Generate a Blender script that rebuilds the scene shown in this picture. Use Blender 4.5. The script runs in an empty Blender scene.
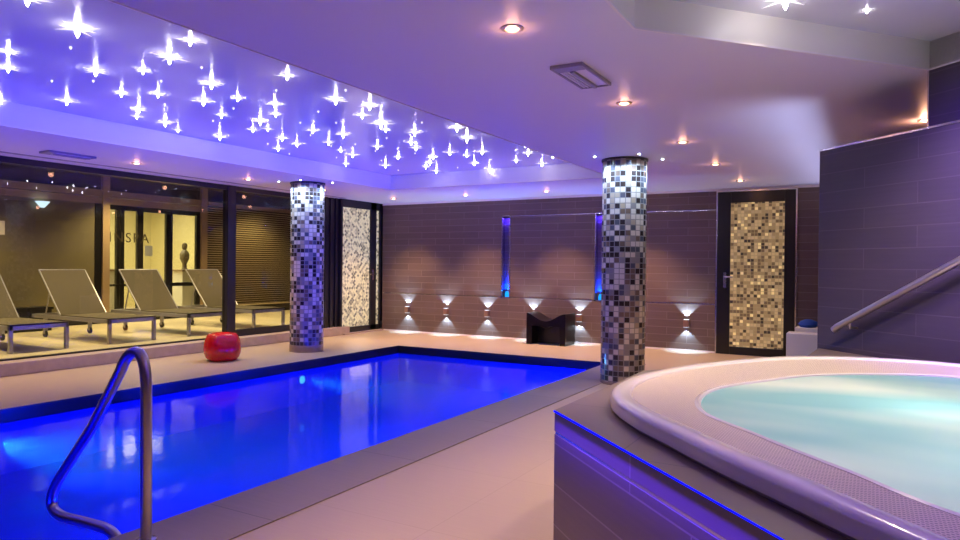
import bpy, bmesh, math, random
from mathutils import Vector, Matrix, Euler
from mathutils.geometry import tessellate_polygon
random.seed(7)
S = bpy.context.scene
COL = S.collection
PI = math.pi
S2 = math.sqrt(2)

# ------------------------------------------------------------------ helpers
class MB:
    def __init__(s): s.v = []; s.f = []; s.sm = []; s.uv = None
    def add(s, vs, fs, smooth=False):
        b = len(s.v); s.v += [tuple(v) for v in vs]
        for f in fs: s.f.append([b+i for i in f]); s.sm.append(smooth)
        return s
    def box(s, x0, x1, y0, y1, z0, z1):
        v = [(x0,y0,z0),(x1,y0,z0),(x1,y1,z0),(x0,y1,z0),(x0,y0,z1),(x1,y0,z1),(x1,y1,z1),(x0,y1,z1)]
        return s.add(v, [(0,3,2,1),(4,5,6,7),(0,1,5,4),(1,2,6,5),(2,3,7,6),(3,0,4,7)])
    def lathe(s, prof, n=32, c=(0,0), smooth=True, wob=None):
        vs = []; fs = []
        for r, z in prof:
            for i in range(n):
                a = 2*PI*i/n; k = 1 if wob is None else wob(a, z)
                vs.append((c[0]+r*k*math.cos(a), c[1]+r*k*math.sin(a), z))
        m = len(prof)
        for j in range(m-1):
            for i in range(n):
                fs.append((j*n+i, j*n+(i+1) % n, (j+1)*n+(i+1) % n, (j+1)*n+i))
        if prof[0][0] > 1e-4: fs.append(tuple(reversed(range(n))))
        if prof[-1][0] > 1e-4: fs.append(tuple((m-1)*n+i for i in range(n)))
        return s.add(vs, fs, smooth)
    def tube(s, pts, r, n=14, cap=True):
        pts = [Vector(p) for p in pts]; vs = []; fs = []
        t0 = (pts[1]-pts[0]).normalized()
        up = Vector((0,0,1)) if abs(t0.z) < .9 else Vector((0,1,0))
        nrm = (up - t0*up.dot(t0)).normalized()
        for i, p in enumerate(pts):
            a = pts[max(i-1,0)]; b = pts[min(i+1,len(pts)-1)]
            t = (b-a).normalized(); nrm = (nrm - t*nrm.dot(t)).normalized(); bi = t.cross(nrm)
            for k in range(n):
                an = 2*PI*k/n; vs.append(p + (nrm*math.cos(an)+bi*math.sin(an))*r)
        for i in range(len(pts)-1):
            for k in range(n):
                fs.append((i*n+k, i*n+(k+1) % n, (i+1)*n+(k+1) % n, (i+1)*n+k))
        if cap:
            fs.append(tuple(reversed(range(n)))); fs.append(tuple((len(pts)-1)*n+k for k in range(n)))
        return s.add(vs, fs, True)
    def prism(s, poly, a0, a1, axis='z'):
        """extrude a convex-or-not 2-D polygon; axis z: (x,y), y: (x,z)"""
        n = len(poly)
        def P(p, h): return (p[0], p[1], h) if axis == 'z' else (p[0], h, p[1])
        vs = [P(p, a0) for p in poly] + [P(p, a1) for p in poly]
        fs = [(i, (i+1) % n, n+(i+1) % n, n+i) for i in range(n)]
        tr = tessellate_polygon([[Vector((p[0], p[1], 0)) for p in poly]])
        for t in tr: fs.append((t[0], t[1], t[2])); fs.append((n+t[0], n+t[1], n+t[2]))
        return s.add(vs, fs)
    def plate(s, loops, z):
        flat = [p for l in loops for p in l]
        tr = tessellate_polygon([[Vector((p[0], p[1], 0)) for p in l] for l in loops])
        return s.add([(p[0], p[1], z) for p in flat], [tuple(t) for t in tr])
    def skirt(s, loop, z0, z1):
        n = len(loop)
        return s.add([(p[0],p[1],z0) for p in loop]+[(p[0],p[1],z1) for p in loop],
                     [(i,(i+1)%n,n+(i+1)%n,n+i) for i in range(n)])
    def build(s, name, mat, parent=None, loc=(0,0,0), rotz=0, recalc=True, bevel=0, sharp=40):
        me = bpy.data.meshes.new(name); me.from_pydata(s.v, [], s.f)
        me.polygons.foreach_set('use_smooth', s.sm)
        if recalc:
            bm = bmesh.new(); bm.from_mesh(me); bmesh.ops.recalc_face_normals(bm, faces=bm.faces); bm.to_mesh(me); bm.free()
        me.update()
        uvl = me.uv_layers.new(name='UVMap')
        for p in me.polygons:
            n = p.normal; ax = max(range(3), key=lambda i: abs(n[i]))
            for li in p.loop_indices:
                co = me.vertices[me.loops[li].vertex_index].co
                uvl.data[li].uv = ((co.y,co.z),(co.x,co.z),(co.x,co.y))[ax]
        if mat: me.materials.append(mat)
        o = bpy.data.objects.new(name, me); COL.objects.link(o)
        o.location = loc; o.rotation_euler = (0,0,rotz)
        if parent: o.parent = parent
        if any(s.sm): me.set_sharp_from_angle(angle=math.radians(sharp))
        if bevel:
            b = o.modifiers.new('bevel', 'BEVEL'); b.width = bevel; b.segments = 2; b.limit_method = 'ANGLE'
        return o

def tag(o, label, cat, group=None, kind=None):
    o['label'] = label; o['category'] = cat
    if group: o['group'] = group
    if kind: o['kind'] = kind
    return o
def thing(name, label, cat, loc=(0,0,0), rotz=0, group=None, kind=None):
    o = bpy.data.objects.new(name, None); COL.objects.link(o); o.location = loc; o.rotation_euler = (0,0,rotz)
    o.empty_display_size = .1
    return tag(o, label, cat, group, kind)
def struct(o, label=None, cat=None):
    o['kind'] = 'structure'
    if label: o['label'] = label
    if cat: o['category'] = cat
    return o
def copy_tree(o, parent=None):
    c = o.copy(); COL.objects.link(c)
    if parent: c.parent = parent
    for ch in list(o.children): copy_tree(ch, c)
    return c

# ------------------------------------------------------------------ materials
def base(name):
    m = bpy.data.materials.new(name); m.use_nodes = True; m.node_tree.nodes.clear()
    nt = m.node_tree; out = nt.nodes.new('ShaderNodeOutputMaterial')
    return m, nt, out
def N(nt, t, **kw):
    n = nt.nodes.new(t)
    for k, v in kw.items():
        if hasattr(n, k) and k not in n.inputs: setattr(n, k, v)
        else: n.inputs[k].default_value = v
    return n
def c4(c): return (c[0], c[1], c[2], 1)
def pm(name, color, rough=.5, metal=0, spec=.5, noise=0, nscale=20, bump=0, bscale=60, emit=None, estr=0, coat=0):
    m, nt, out = base(name)
    p = N(nt, 'ShaderNodeBsdfPrincipled'); nt.links.new(p.outputs[0], out.inputs[0])
    p.inputs['Base Color'].default_value = c4(color); p.inputs['Roughness'].default_value = rough
    p.inputs['Metallic'].default_value = metal; p.inputs['Specular IOR Level'].default_value = spec
    p.inputs['Coat Weight'].default_value = coat
    if emit: p.inputs['Emission Color'].default_value = c4(emit); p.inputs['Emission Strength'].default_value = estr
    tc = N(nt, 'ShaderNodeTexCoord')
    if noise:
        nz = N(nt, 'ShaderNodeTexNoise'); nz.inputs['Scale'].default_value = nscale; nz.inputs['Detail'].default_value = 5
        nt.links.new(tc.outputs['Object'], nz.inputs['Vector'])
        r = N(nt, 'ShaderNodeValToRGB')
        r.color_ramp.elements[0].position = .3; r.color_ramp.elements[1].position = .7
        r.color_ramp.elements[0].color = c4([x*(1-noise) for x in color]); r.color_ramp.elements[1].color = c4([min(1,x*(1+noise)) for x in color])
        nt.links.new(nz.outputs[0], r.inputs[0]); nt.links.new(r.outputs[0], p.inputs['Base Color'])
    if bump:
        nz = N(nt, 'ShaderNodeTexNoise'); nz.inputs['Scale'].default_value = bscale
        nt.links.new(tc.outputs['Object'], nz.inputs['Vector'])
        b = N(nt, 'ShaderNodeBump'); b.inputs['Strength'].default_value = bump; b.inputs['Distance'].default_value = .01
        nt.links.new(nz.outputs[0], b.inputs['Height']); nt.links.new(b.outputs[0], p.inputs['Normal'])
    return m
def em(name, color, strength):
    m, nt, out = base(name); e = N(nt, 'ShaderNodeEmission'); e.inputs[0].default_value = c4(color); e.inputs[1].default_value = strength
    nt.links.new(e.outputs[0], out.inputs[0]); return m
def tiles(name, c1, c2, grout, bw, bh, gap=.004, rough=.35, bias=0., offset=.5, bump=.3, streak=.15):
    """stone tiles laid in courses, on the UVs (metres)"""
    m, nt, out = base(name)
    p = N(nt, 'ShaderNodeBsdfPrincipled'); nt.links.new(p.outputs[0], out.inputs[0]); p.inputs['Roughness'].default_value = rough
    uv = N(nt, 'ShaderNodeUVMap')
    b = N(nt, 'ShaderNodeTexBrick'); b.offset = offset; b.inputs['Scale'].default_value = 1
    b.inputs['Brick Width'].default_value = bw; b.inputs['Row Height'].default_value = bh
    b.inputs['Mortar Size'].default_value = gap; b.inputs['Mortar Smooth'].default_value = .1; b.inputs['Bias'].default_value = bias
    b.inputs['Color1'].default_value = c4(c1); b.inputs['Color2'].default_value = c4(c2); b.inputs['Mortar'].default_value = c4(grout)
    nt.links.new(uv.outputs[0], b.inputs['Vector'])
    mp = N(nt, 'ShaderNodeMapping'); mp.inputs['Scale'].default_value = (3, 60, 1); nt.links.new(uv.outputs[0], mp.inputs['Vector'])
    nz = N(nt, 'ShaderNodeTexNoise'); nz.inputs['Scale'].default_value = 1; nz.inputs['Detail'].default_value = 4; nt.links.new(mp.outputs[0], nz.inputs['Vector'])
    mr = N(nt, 'ShaderNodeMapRange'); mr.inputs['To Min'].default_value = 1-streak; mr.inputs['To Max'].default_value = 1+streak
    nt.links.new(nz.outputs[0], mr.inputs['Value'])
    mx = N(nt, 'ShaderNodeVectorMath', operation='SCALE'); nt.links.new(b.outputs['Color'], mx.inputs[0]); nt.links.new(mr.outputs[0], mx.inputs['Scale'])
    nt.links.new(mx.outputs[0], p.inputs['Base Color'])
    bp = N(nt, 'ShaderNodeBump'); bp.invert = True; bp.inputs['Strength'].default_value = bump; bp.inputs['Distance'].default_value = .004
    nt.links.new(b.outputs['Fac'], bp.inputs['Height']); nt.links.new(bp.outputs[0], p.inputs['Normal'])
    return m
def mosaic(name, palette, cell, grout=(.25,.23,.22), rough=.2, gap=.07, rot=0, emission=0, spark=0, ecol=None):
    """small square glass tiles, each cell takes a random colour of the palette; on the UVs"""
    m, nt, out = base(name)
    p = N(nt, 'ShaderNodeBsdfPrincipled'); nt.links.new(p.outputs[0], out.inputs[0]); p.inputs['Roughness'].default_value = rough
    uv = N(nt, 'ShaderNodeUVMap'); mp = N(nt, 'ShaderNodeMapping'); mp.inputs['Scale'].default_value = (1/cell, 1/cell, 1); mp.inputs['Rotation'].default_value = (0,0,rot)
    nt.links.new(uv.outputs[0], mp.inputs['Vector'])
    fl = N(nt, 'ShaderNodeVectorMath', operation='FLOOR'); nt.links.new(mp.outputs[0], fl.inputs[0])
    fr = N(nt, 'ShaderNodeVectorMath', operation='FRACTION'); nt.links.new(mp.outputs[0], fr.inputs[0])
    wn = N(nt, 'ShaderNodeTexWhiteNoise', noise_dimensions='2D'); nt.links.new(fl.outputs[0], wn.inputs['Vector'])
    r = N(nt, 'ShaderNodeValToRGB'); r.color_ramp.interpolation = 'CONSTANT'
    els = r.color_ramp.elements
    acc = 0; tot = sum(w for w, _ in palette)
    for i, (w, c) in enumerate(palette):
        e = els[0] if i == 0 else (els[1] if i == 1 else els.new(acc/tot))
        e.position = acc/tot; e.color = c4(c); acc += w
    nt.links.new(wn.outputs['Value'], r.inputs[0])
    sx = N(nt, 'ShaderNodeSeparateXYZ'); nt.links.new(fr.outputs[0], sx.inputs[0])
    def edge(sock):
        a = N(nt, 'ShaderNodeMath', operation='SUBTRACT'); nt.links.new(sock, a.inputs[0]); a.inputs[1].default_value = .5
        b = N(nt, 'ShaderNodeMath', operation='ABSOLUTE'); nt.links.new(a.outputs[0], b.inputs[0]); return b.outputs[0]
    mxn = N(nt, 'ShaderNodeMath', operation='MAXIMUM'); nt.links.new(edge(sx.outputs[0]), mxn.inputs[0]); nt.links.new(edge(sx.outputs[1]), mxn.inputs[1])
    gt = N(nt, 'ShaderNodeMath', operation='GREATER_THAN'); nt.links.new(mxn.outputs[0], gt.inputs[0]); gt.inputs[1].default_value = .5-gap
    mix = N(nt, 'ShaderNodeMix', data_type='RGBA'); nt.links.new(gt.outputs[0], mix.inputs[0])
    nt.links.new(r.outputs[0], mix.inputs[6]); mix.inputs[7].default_value = c4(grout)
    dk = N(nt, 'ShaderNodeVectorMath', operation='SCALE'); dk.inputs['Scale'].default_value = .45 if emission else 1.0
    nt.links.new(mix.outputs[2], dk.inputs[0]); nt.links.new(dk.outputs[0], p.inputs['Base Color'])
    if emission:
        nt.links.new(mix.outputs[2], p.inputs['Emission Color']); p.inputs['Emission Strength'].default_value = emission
    bp = N(nt, 'ShaderNodeBump'); bp.invert = True; bp.inputs['Strength'].default_value = .5; bp.inputs['Distance'].default_value = .003
    nt.links.new(gt.outputs[0], bp.inputs['Height']); nt.links.new(bp.outputs[0], p.inputs['Normal'])
    rr = N(nt, 'ShaderNodeMapRange'); rr.inputs['To Min'].default_value = rough; rr.inputs['To Max'].default_value = .8
    nt.links.new(gt.outputs[0], rr.inputs['Value']); nt.links.new(rr.outputs[0], p.inputs['Roughness'])
    return m
def schlick(nt, f0, normal=None, boost=1.0):
    ge = N(nt, 'ShaderNodeNewGeometry'); d = N(nt, 'ShaderNodeVectorMath', operation='DOT_PRODUCT')
    nt.links.new(ge.outputs['Incoming'], d.inputs[0]); nt.links.new(normal if normal else ge.outputs['Normal'], d.inputs[1])
    ab = N(nt, 'ShaderNodeMath', operation='ABSOLUTE'); nt.links.new(d.outputs['Value'], ab.inputs[0])
    om = N(nt, 'ShaderNodeMath', operation='SUBTRACT'); om.inputs[0].default_value = 1; nt.links.new(ab.outputs[0], om.inputs[1]); om.use_clamp = True
    pw = N(nt, 'ShaderNodeMath', operation='POWER'); nt.links.new(om.outputs[0], pw.inputs[0]); pw.inputs[1].default_value = 5
    ma = N(nt, 'ShaderNodeMath', operation='MULTIPLY_ADD'); nt.links.new(pw.outputs[0], ma.inputs[0]); ma.inputs[1].default_value = (1-f0)*boost; ma.inputs[2].default_value = f0*boost; ma.use_clamp = True
    return ma.outputs[0]
def clear(name, ior, tint, rough=.0, bump=0, bscale=6, stretch=(1,1,1), boost=1.0):
    """a thin clear surface: fresnel mirror over a tinted see-through (glass panes, the pool's surface)"""
    m, nt, out = base(name)
    t = N(nt, 'ShaderNodeBsdfTransparent'); t.inputs[0].default_value = c4(tint)
    g = N(nt, 'ShaderNodeBsdfGlossy'); g.inputs['Roughness'].default_value = rough; g.inputs[0].default_value = (1,1,1,1)
    mx = N(nt, 'ShaderNodeMixShader'); f0 = ((ior-1)/(ior+1))**2; nrm = None
    nt.links.new(t.outputs[0], mx.inputs[1]); nt.links.new(g.outputs[0], mx.inputs[2])
    nt.links.new(mx.outputs[0], out.inputs[0])
    if bump:
        tc = N(nt, 'ShaderNodeTexCoord'); mp = N(nt, 'ShaderNodeMapping'); mp.inputs['Scale'].default_value = stretch
        nz = N(nt, 'ShaderNodeTexNoise'); nz.inputs['Scale'].default_value = bscale; nz.inputs['Detail'].default_value = 3
        nt.links.new(tc.outputs['Object'], mp.inputs[0]); nt.links.new(mp.outputs[0], nz.inputs['Vector'])
        b = N(nt, 'ShaderNodeBump'); b.inputs['Strength'].default_value = bump; b.inputs['Distance'].default_value = .02
        nt.links.new(nz.outputs[0], b.inputs['Height']); nt.links.new(b.outputs[0], g.inputs['Normal']); nrm = b.outputs[0]
    nt.links.new(schlick(nt, f0, nrm, boost), mx.inputs[0])
    return m

M = {}
M['ceiling'] = pm('white_ceiling', (.76,.71,.80), .45, spec=.3)
M['stretch'] = pm('satin_stretch_ceiling', (.74,.74,.80), .22, spec=.5)
M['cream'] = pm('cream_paint', (.80,.76,.68), .4)
M['tile_wall'] = tiles('brown_stone_wall_tiles', (.125,.080,.068), (.150,.098,.082), (.225,.17,.155), .60, .115, .003, .40, bias=-.1)
M['tile_wall_dark'] = tiles('dark_stone_wall_tiles', (.052,.041,.066), (.061,.048,.076), (.085,.07,.10), .75, .125, .003, .45)
M['tile_platform'] = tiles('platform_side_tiles', (.125,.09,.10), (.145,.105,.115), (.24,.20,.21), .9, .15, .003, .35, offset=.35)
M['tile_top'] = tiles('platform_top_tiles', (.16,.125,.10), (.18,.14,.115), (.09,.075,.065), .62, .62, .003, .35, offset=0, streak=.06)
M['floor'] = tiles('beige_floor_tiles', (.44,.335,.24), (.455,.347,.25), (.39,.295,.21), .9, .9, .003, .38, offset=0, bump=.1, streak=.05)
M['lounge_floor'] = pm('pale_lounge_floor', (.74,.62,.42), .4, noise=.08, nscale=3)
M['kerb'] = pm('beige_kerb_stone', (.45,.34,.28), .5, noise=.08, nscale=12)
M['coping'] = tiles('granite_coping', (.26,.205,.18), (.28,.22,.195), (.17,.13,.12), 1.2, 1.2, .004, .55, offset=0, streak=.1)
M['pool_tile'] = tiles('blue_pool_tiles', (.012,.03,.88), (.012,.035,.92), (.008,.02,.78), .3, .3, .004, .4)
M['channel'] = pm('dark_overflow_tile', (.012,.011,.016), .25)
M['water'] = clear('pool_water_surface', 1.33, (.55,.72,1), .07, bump=.10, bscale=5, stretch=(1,1,1), boost=.45)
def haze(m, color, density, aniso):
    nt = m.node_tree; out = [n for n in nt.nodes if n.type == 'OUTPUT_MATERIAL'][0]
    v = N(nt, 'ShaderNodeVolumeScatter'); v.inputs['Color'].default_value = c4(color); v.inputs['Density'].default_value = density; v.inputs['Anisotropy'].default_value = aniso
    nt.links.new(v.outputs[0], out.inputs['Volume'])
haze(M['water'], (.15,.50,1), .30, .2)
M['glass'] = clear('window_glass', 1.5, (.86,.87,.84), .0, boost=.55)
M['frame'] = pm('dark_aluminium_frame', (.016,.014,.016), .35, metal=.0)
M['frame_brown'] = pm('brown_partition_frame', (.34,.23,.13), .45)
M['black'] = pm('black_lacquer', (.008,.007,.007), .3)
M['chrome'] = pm('brushed_steel', (.62,.60,.60), .22, metal=1)
M['rail_steel'] = pm('satin_steel_rail', (.55,.52,.50), .28, metal=1)
M['alu'] = pm('lounger_aluminium', (.42,.40,.46), .4, metal=.7)
M['sling'] = pm('taupe_mesh_fabric', (.105,.08,.05), .8, noise=.1, nscale=200, bump=.2, bscale=300)
M['red'] = pm('red_lacquer', (.62,.008,.010), .22, bump=.22, bscale=26, coat=.3)
M['wicker'] = pm('black_brown_stool', (.007,.004,.004), .3, spec=.25)
M['acrylic'] = pm('white_acrylic', (.80,.76,.76), .18, coat=.3)
M['white'] = pm('white_plastic', (.82,.76,.76), .4)
M['blue_cloth'] = pm('blue_cloth', (.01,.06,.35), .8)
M['olive'] = pm('olive_partition_panel', (.17,.14,.075), .3, noise=.12, nscale=1.2)
M['lobby'] = pm('pale_yellow_wall', (.78,.70,.40), .5)
M['dark_ceiling'] = pm('dark_lounge_ceiling', (.06,.05,.035), .6)
M['blind'] = pm('blind_slats', (.62,.50,.30), .45)
M['stone_band'] = pm('column_foot_stone', (.30,.215,.17), .5, noise=.1, nscale=30)
M['warm_lens'] = em('warm_lens', (1,.62,.28), 14)
M['cool_lens'] = em('cool_lens', (.70,.82,1), 30)
M['sconce_lens'] = em('sconce_lens', (.70,.85,1), 3)
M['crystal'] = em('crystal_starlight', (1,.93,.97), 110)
M['flare_rays'] = em('flare_rays', (1,.93,.98), 1.3)  # dim glow for the rays that imitate lens flare
M['pin'] = em('faint_pinpoint', (.95,.92,1), 1.6)
M['led_blue'] = em('blue_led_strip', (.002,.004,1), 2)
M['led_cyan'] = em('cyan_niche_lamp', (.01,.30,1), 1.6)
M['copper'] = pm('copper_sconce_body', (.30,.17,.12), .35, metal=.4)
M['ring'] = pm('downlight_ring', (.55,.48,.42), .3, metal=.8)
M['lens_grey'] = pm('frosted_lens', (.75,.68,.68), .3)
M['grille'] = pm('grey_grille', (.34,.31,.36), .4, metal=.3)
M['letter'] = pm('olive_lettering', (.045,.035,.015), .5)
M['paper'] = pm('pale_notice', (.75,.68,.50), .6)
M['underwater_lens'] = em('underwater_lens', (.08,.5,1), 3)
PAL_COL = [(32,(.60,.52,.43)),(18,(.38,.30,.22)),(18,(.16,.11,.085)),(34,(.035,.025,.024)),(18,(.085,.085,.11)),(10,(.24,.21,.21))]
M['mosaic_col'] = mosaic('column_mosaic', PAL_COL, 1.0, grout=(.22,.20,.19), rough=.12)
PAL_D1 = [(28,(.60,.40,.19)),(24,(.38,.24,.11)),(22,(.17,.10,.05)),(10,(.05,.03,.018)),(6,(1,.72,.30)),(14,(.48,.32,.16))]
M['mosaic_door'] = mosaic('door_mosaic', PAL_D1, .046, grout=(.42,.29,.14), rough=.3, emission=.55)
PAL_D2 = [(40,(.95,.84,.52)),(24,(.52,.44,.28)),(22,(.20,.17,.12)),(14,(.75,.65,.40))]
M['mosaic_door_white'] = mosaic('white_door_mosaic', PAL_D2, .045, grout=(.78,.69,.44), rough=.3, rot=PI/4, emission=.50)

def grate_mat():
    m, nt, out = base('perforated_overflow_grate')
    p = N(nt, 'ShaderNodeBsdfPrincipled'); nt.links.new(p.outputs[0], out.inputs[0]); p.inputs['Roughness'].default_value = .35
    uv = N(nt, 'ShaderNodeUVMap'); mp = N(nt, 'ShaderNodeMapping'); mp.inputs['Rotation'].default_value = (0,0,PI/4); mp.inputs['Scale'].default_value = (96,96,96)
    nt.links.new(uv.outputs[0], mp.inputs[0])
    fr = N(nt, 'ShaderNodeVectorMath', operation='FRACTION'); nt.links.new(mp.outputs[0], fr.inputs[0])
    sb = N(nt, 'ShaderNodeVectorMath', operation='SUBTRACT'); sb.inputs[1].default_value = (.5,.5,0); nt.links.new(fr.outputs[0], sb.inputs[0])
    fl = N(nt, 'ShaderNodeVectorMath', operation='MULTIPLY'); fl.inputs[1].default_value = (1,1,0); nt.links.new(sb.outputs[0], fl.inputs[0])
    ln = N(nt, 'ShaderNodeVectorMath', operation='LENGTH'); nt.links.new(fl.outputs[0], ln.inputs[0])
    lt = N(nt, 'ShaderNodeMath', operation='LESS_THAN'); lt.inputs[1].default_value = .30; nt.links.new(ln.outputs['Value'], lt.inputs[0])
    mx = N(nt, 'ShaderNodeMix', data_type='RGBA'); nt.links.new(lt.outputs[0], mx.inputs[0])
    mx.inputs[6].default_value = (.70,.61,.53,1); mx.inputs[7].default_value = (.26,.22,.20,1)
    nt.links.new(mx.outputs[2], p.inputs['Base Color'])
    b = N(nt, 'ShaderNodeBump'); b.invert = True; b.inputs['Strength'].default_value = .5; b.inputs['Distance'].default_value = .004
    nt.links.new(lt.outputs[0], b.inputs['Height']); nt.links.new(b.outputs[0], p.inputs['Normal'])
    return m
M['grate'] = grate_mat()
def spa_water_mat():
    m, nt, out = base('aerated_turquoise_water')
    d = N(nt, 'ShaderNodeBsdfDiffuse'); tl = N(nt, 'ShaderNodeBsdfTranslucent'); g = N(nt, 'ShaderNodeBsdfGlossy'); g.inputs['Roughness'].default_value = .25
    tc = N(nt, 'ShaderNodeTexCoord'); nz = N(nt, 'ShaderNodeTexNoise'); nz.inputs['Scale'].default_value = 1.3; nz.inputs['Detail'].default_value = 2
    mp = N(nt, 'ShaderNodeMapping'); mp.inputs['Rotation'].default_value = (0,0,.5); mp.inputs['Scale'].default_value = (.6,1.3,1)
    nt.links.new(tc.outputs['Object'], mp.inputs[0]); nt.links.new(mp.outputs[0], nz.inputs['Vector'])
    r = N(nt, 'ShaderNodeValToRGB'); r.color_ramp.elements[0].position = .38; r.color_ramp.elements[1].position = .68
    r.color_ramp.elements[0].color = (.30,.55,.56,1); r.color_ramp.elements[1].color = (.74,.80,.70,1)
    nt.links.new(nz.outputs[0], r.inputs[0]); nt.links.new(r.outputs[0], d.inputs[0]); nt.links.new(r.outputs[0], tl.inputs[0])
    m1 = N(nt, 'ShaderNodeMixShader'); m1.inputs[0].default_value = .6; nt.links.new(d.outputs[0], m1.inputs[1]); nt.links.new(tl.outputs[0], m1.inputs[2])
    m2 = N(nt, 'ShaderNodeMixShader'); nt.links.new(schlick(nt, .01, None, .45), m2.inputs[0]); nt.links.new(m1.outputs[0], m2.inputs[1]); nt.links.new(g.outputs[0], m2.inputs[2])
    nt.links.new(m2.outputs[0], out.inputs[0]); return m
M['spa_water'] = spa_water_mat()

# ------------------------------------------------------------------ lights
def light(kind, name, loc, color, power, parent=None, **kw):
    l = bpy.data.lights.new(name, kind); l.color = color; l.energy = power
    for k, v in kw.items():
        if k not in ('rot', 'aim'): setattr(l, k, v)
    o = bpy.data.objects.new(name, l); COL.objects.link(o); o.location = loc
    if 'rot' in kw: o.rotation_euler = kw['rot']
    if 'aim' in kw: o.rotation_euler = Vector(kw['aim']).to_track_quat('-Z', 'Y').to_euler()
    if parent: o.parent = parent
    return o

# ------------------------------------------------------------------ constants (metres; floor z=0; the pool's long side runs along Y)
ZC = 2.40; ZT = 2.61; ZR = 2.56
YB = 10.48; XL = -8.10; XG = -8.35; XR = 3.4; YN = -2.6
PX0, PX1, PY0, PY1 = -6.34, -2.95, -.6, 8.62
ZW = -.10
POOL = [(PX0,PY0),(PX1,PY0),(PX1,PY1),(PX0,PY1)]
TRAY = [(-6.44,-.6),(-2.93,-.6),(-2.93,8.52),(-6.44,8.52)]
RECESS = [(-1.01,-1.4),(-1.01,3.25),(.27,4.72),(3.2,1.79),(3.2,-1.4)]
def uv2(u, v): return ((u-v)/S2, (u+v)/S2)

# ------------------------------------------------------------------ room shell
fl = MB().plate([[(XL-.02,YN),(XR,YN),(XR,YB),(XL-.02,YB)], list(reversed(POOL))], 0)
struct(fl.build('floor', M['floor']))
cl = MB().plate([[(XG-.1,YN),(XR,YN),(XR,YB),(XG-.1,YB)], list(reversed(TRAY)), list(reversed(RECESS))], ZC)
struct(cl.build('ceiling', M['ceiling']))
struct(MB().skirt(TRAY, ZC, ZT).build('trim_1', M['ceiling'], recalc=False), 'white sides of the recessed star ceiling tray above the pool', 'ceiling trim')
struct(MB().plate([TRAY], ZT).build('ceiling', M['stretch']), 'satin star ceiling recessed above the pool', 'ceiling')
struct(MB().skirt(RECESS, ZC, ZR).build('trim_2', M['cream'], recalc=False), 'cream sides of the ceiling recess above the spa', 'ceiling trim')
struct(MB().plate([RECESS], ZR).build('ceiling', M['stretch']), 'satin ceiling recessed above the round spa', 'ceiling')
# thin steel edging of the two recesses
for nm, loop in (('trim_3', TRAY), ('trim_4', RECESS)):
    m = MB(); n = len(loop)
    for i in range(n):
        a = Vector((*loop[i],0)); b = Vector((*loop[(i+1)%n],0)); d = (b-a).normalized(); q = Vector((d.y,-d.x,0))*.006
        m.add([a+q+Vector((0,0,ZC-.006)), b+q+Vector((0,0,ZC-.006)), b-q+Vector((0,0,ZC-.006)), a-q+Vector((0,0,ZC-.006)),
               a+q+Vector((0,0,ZC+.004)), b+q+Vector((0,0,ZC+.004)), b-q+Vector((0,0,ZC+.004)), a-q+Vector((0,0,ZC+.004))],
              [(0,1,2,3),(4,5,6,7),(0,1,5,4),(1,2,6,5),(2,3,7,6),(3,0,4,7)])
    struct(m.build(nm, M['white']))
# back wall with two deep narrow niches
NI = [(-5.53,-5.385), (-3.845,-3.70)]; NZ0, NZ1 = .71, 2.095
bw = MB(); YT = YB+.16
xs = [XL, NI[0][0], NI[0][1], NI[1][0], NI[1][1], XR]
for i in range(5):
    if i in (1,3):
        bw.box(xs[i], xs[i+1], YB, YT, 0, NZ0); bw.box(xs[i], xs[i+1], YB, YT, NZ1, ZC); bw.box(xs[i], xs[i+1], YB+.11, YT, NZ0, NZ1)
    else: bw.box(xs[i], xs[i+1], YB, YT, 0, ZC)
struct(bw.build('wall_back', M['tile_wall']))
struct(MB().box(XL, XR, YB-.014, YB, 2.365, ZC).build('trim_5', M['white']), 'white cornice strip along the back wall', 'trim')
struct(MB().box(XL, -1.98, YB-.012, YB, 0, .022).build('baseboard_back', M['white']))
struct(MB().box(NI[0][1]+.012, -1.98, YB-.004, YB, 2.088, 2.098).build('trim_6', M['chrome']))
struct(MB().box(XL, NI[0][0]-.02, YB-.004, YB, .706, .714).box(NI[0][1]+.02, NI[1][0]-.02, YB-.004, YB, .706, .714).box(NI[1][1]+.02, -1.98, YB-.004, YB, .706, .714).build('trim_7', M['chrome']))
for k, (a, b) in enumerate(NI):
    t = thing('niche_lining', ('narrow vertical blue lit slot in the back wall clear of the columns', 'narrow vertical blue lit slot at the left edge of the nearer column')[k], 'wall niche', (a, YB, NZ0), 0, kind='structure')
    w = b-a; h = NZ1-NZ0
    m = MB().box(-.012, .004, -.006, .10, -.012, h+.012).box(w-.004, w+.012, -.006, .10, -.012, h+.012).box(-.012, w+.012, -.006, .10, h-.004, h+.012).box(-.012, w+.012, -.006, .10, -.012, .004)
    m.build('steel_edging', M['chrome'], t)
    MB().lathe([(.001,.004),(.034,.004),(.036,.05),(.024,.095),(.001,.10)], 16, c=(w/2,.055)).build('niche_lamp', M['led_cyan'], t)
    light('AREA', 'niche_light', (w/2,.05,.12), (.0,.03,1), 20, t, shape='RECTANGLE', size=.08, size_y=.05, rot=(PI,0,0))
    light('AREA', 'niche_light', (w/2,.05,h-.03), (.05,.02,1), 4, t, shape='RECTANGLE', size=.08, size_y=.05, rot=(0,0,0))
struct(MB().box(XR, XR+.15, YN, YB, 0, 2.8).build('wall_right', M['tile_wall_dark']))
struct(MB().box(-17, XR, YN-.15, YN, 0, 2.8).build('wall_front', M['tile_wall']))

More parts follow.
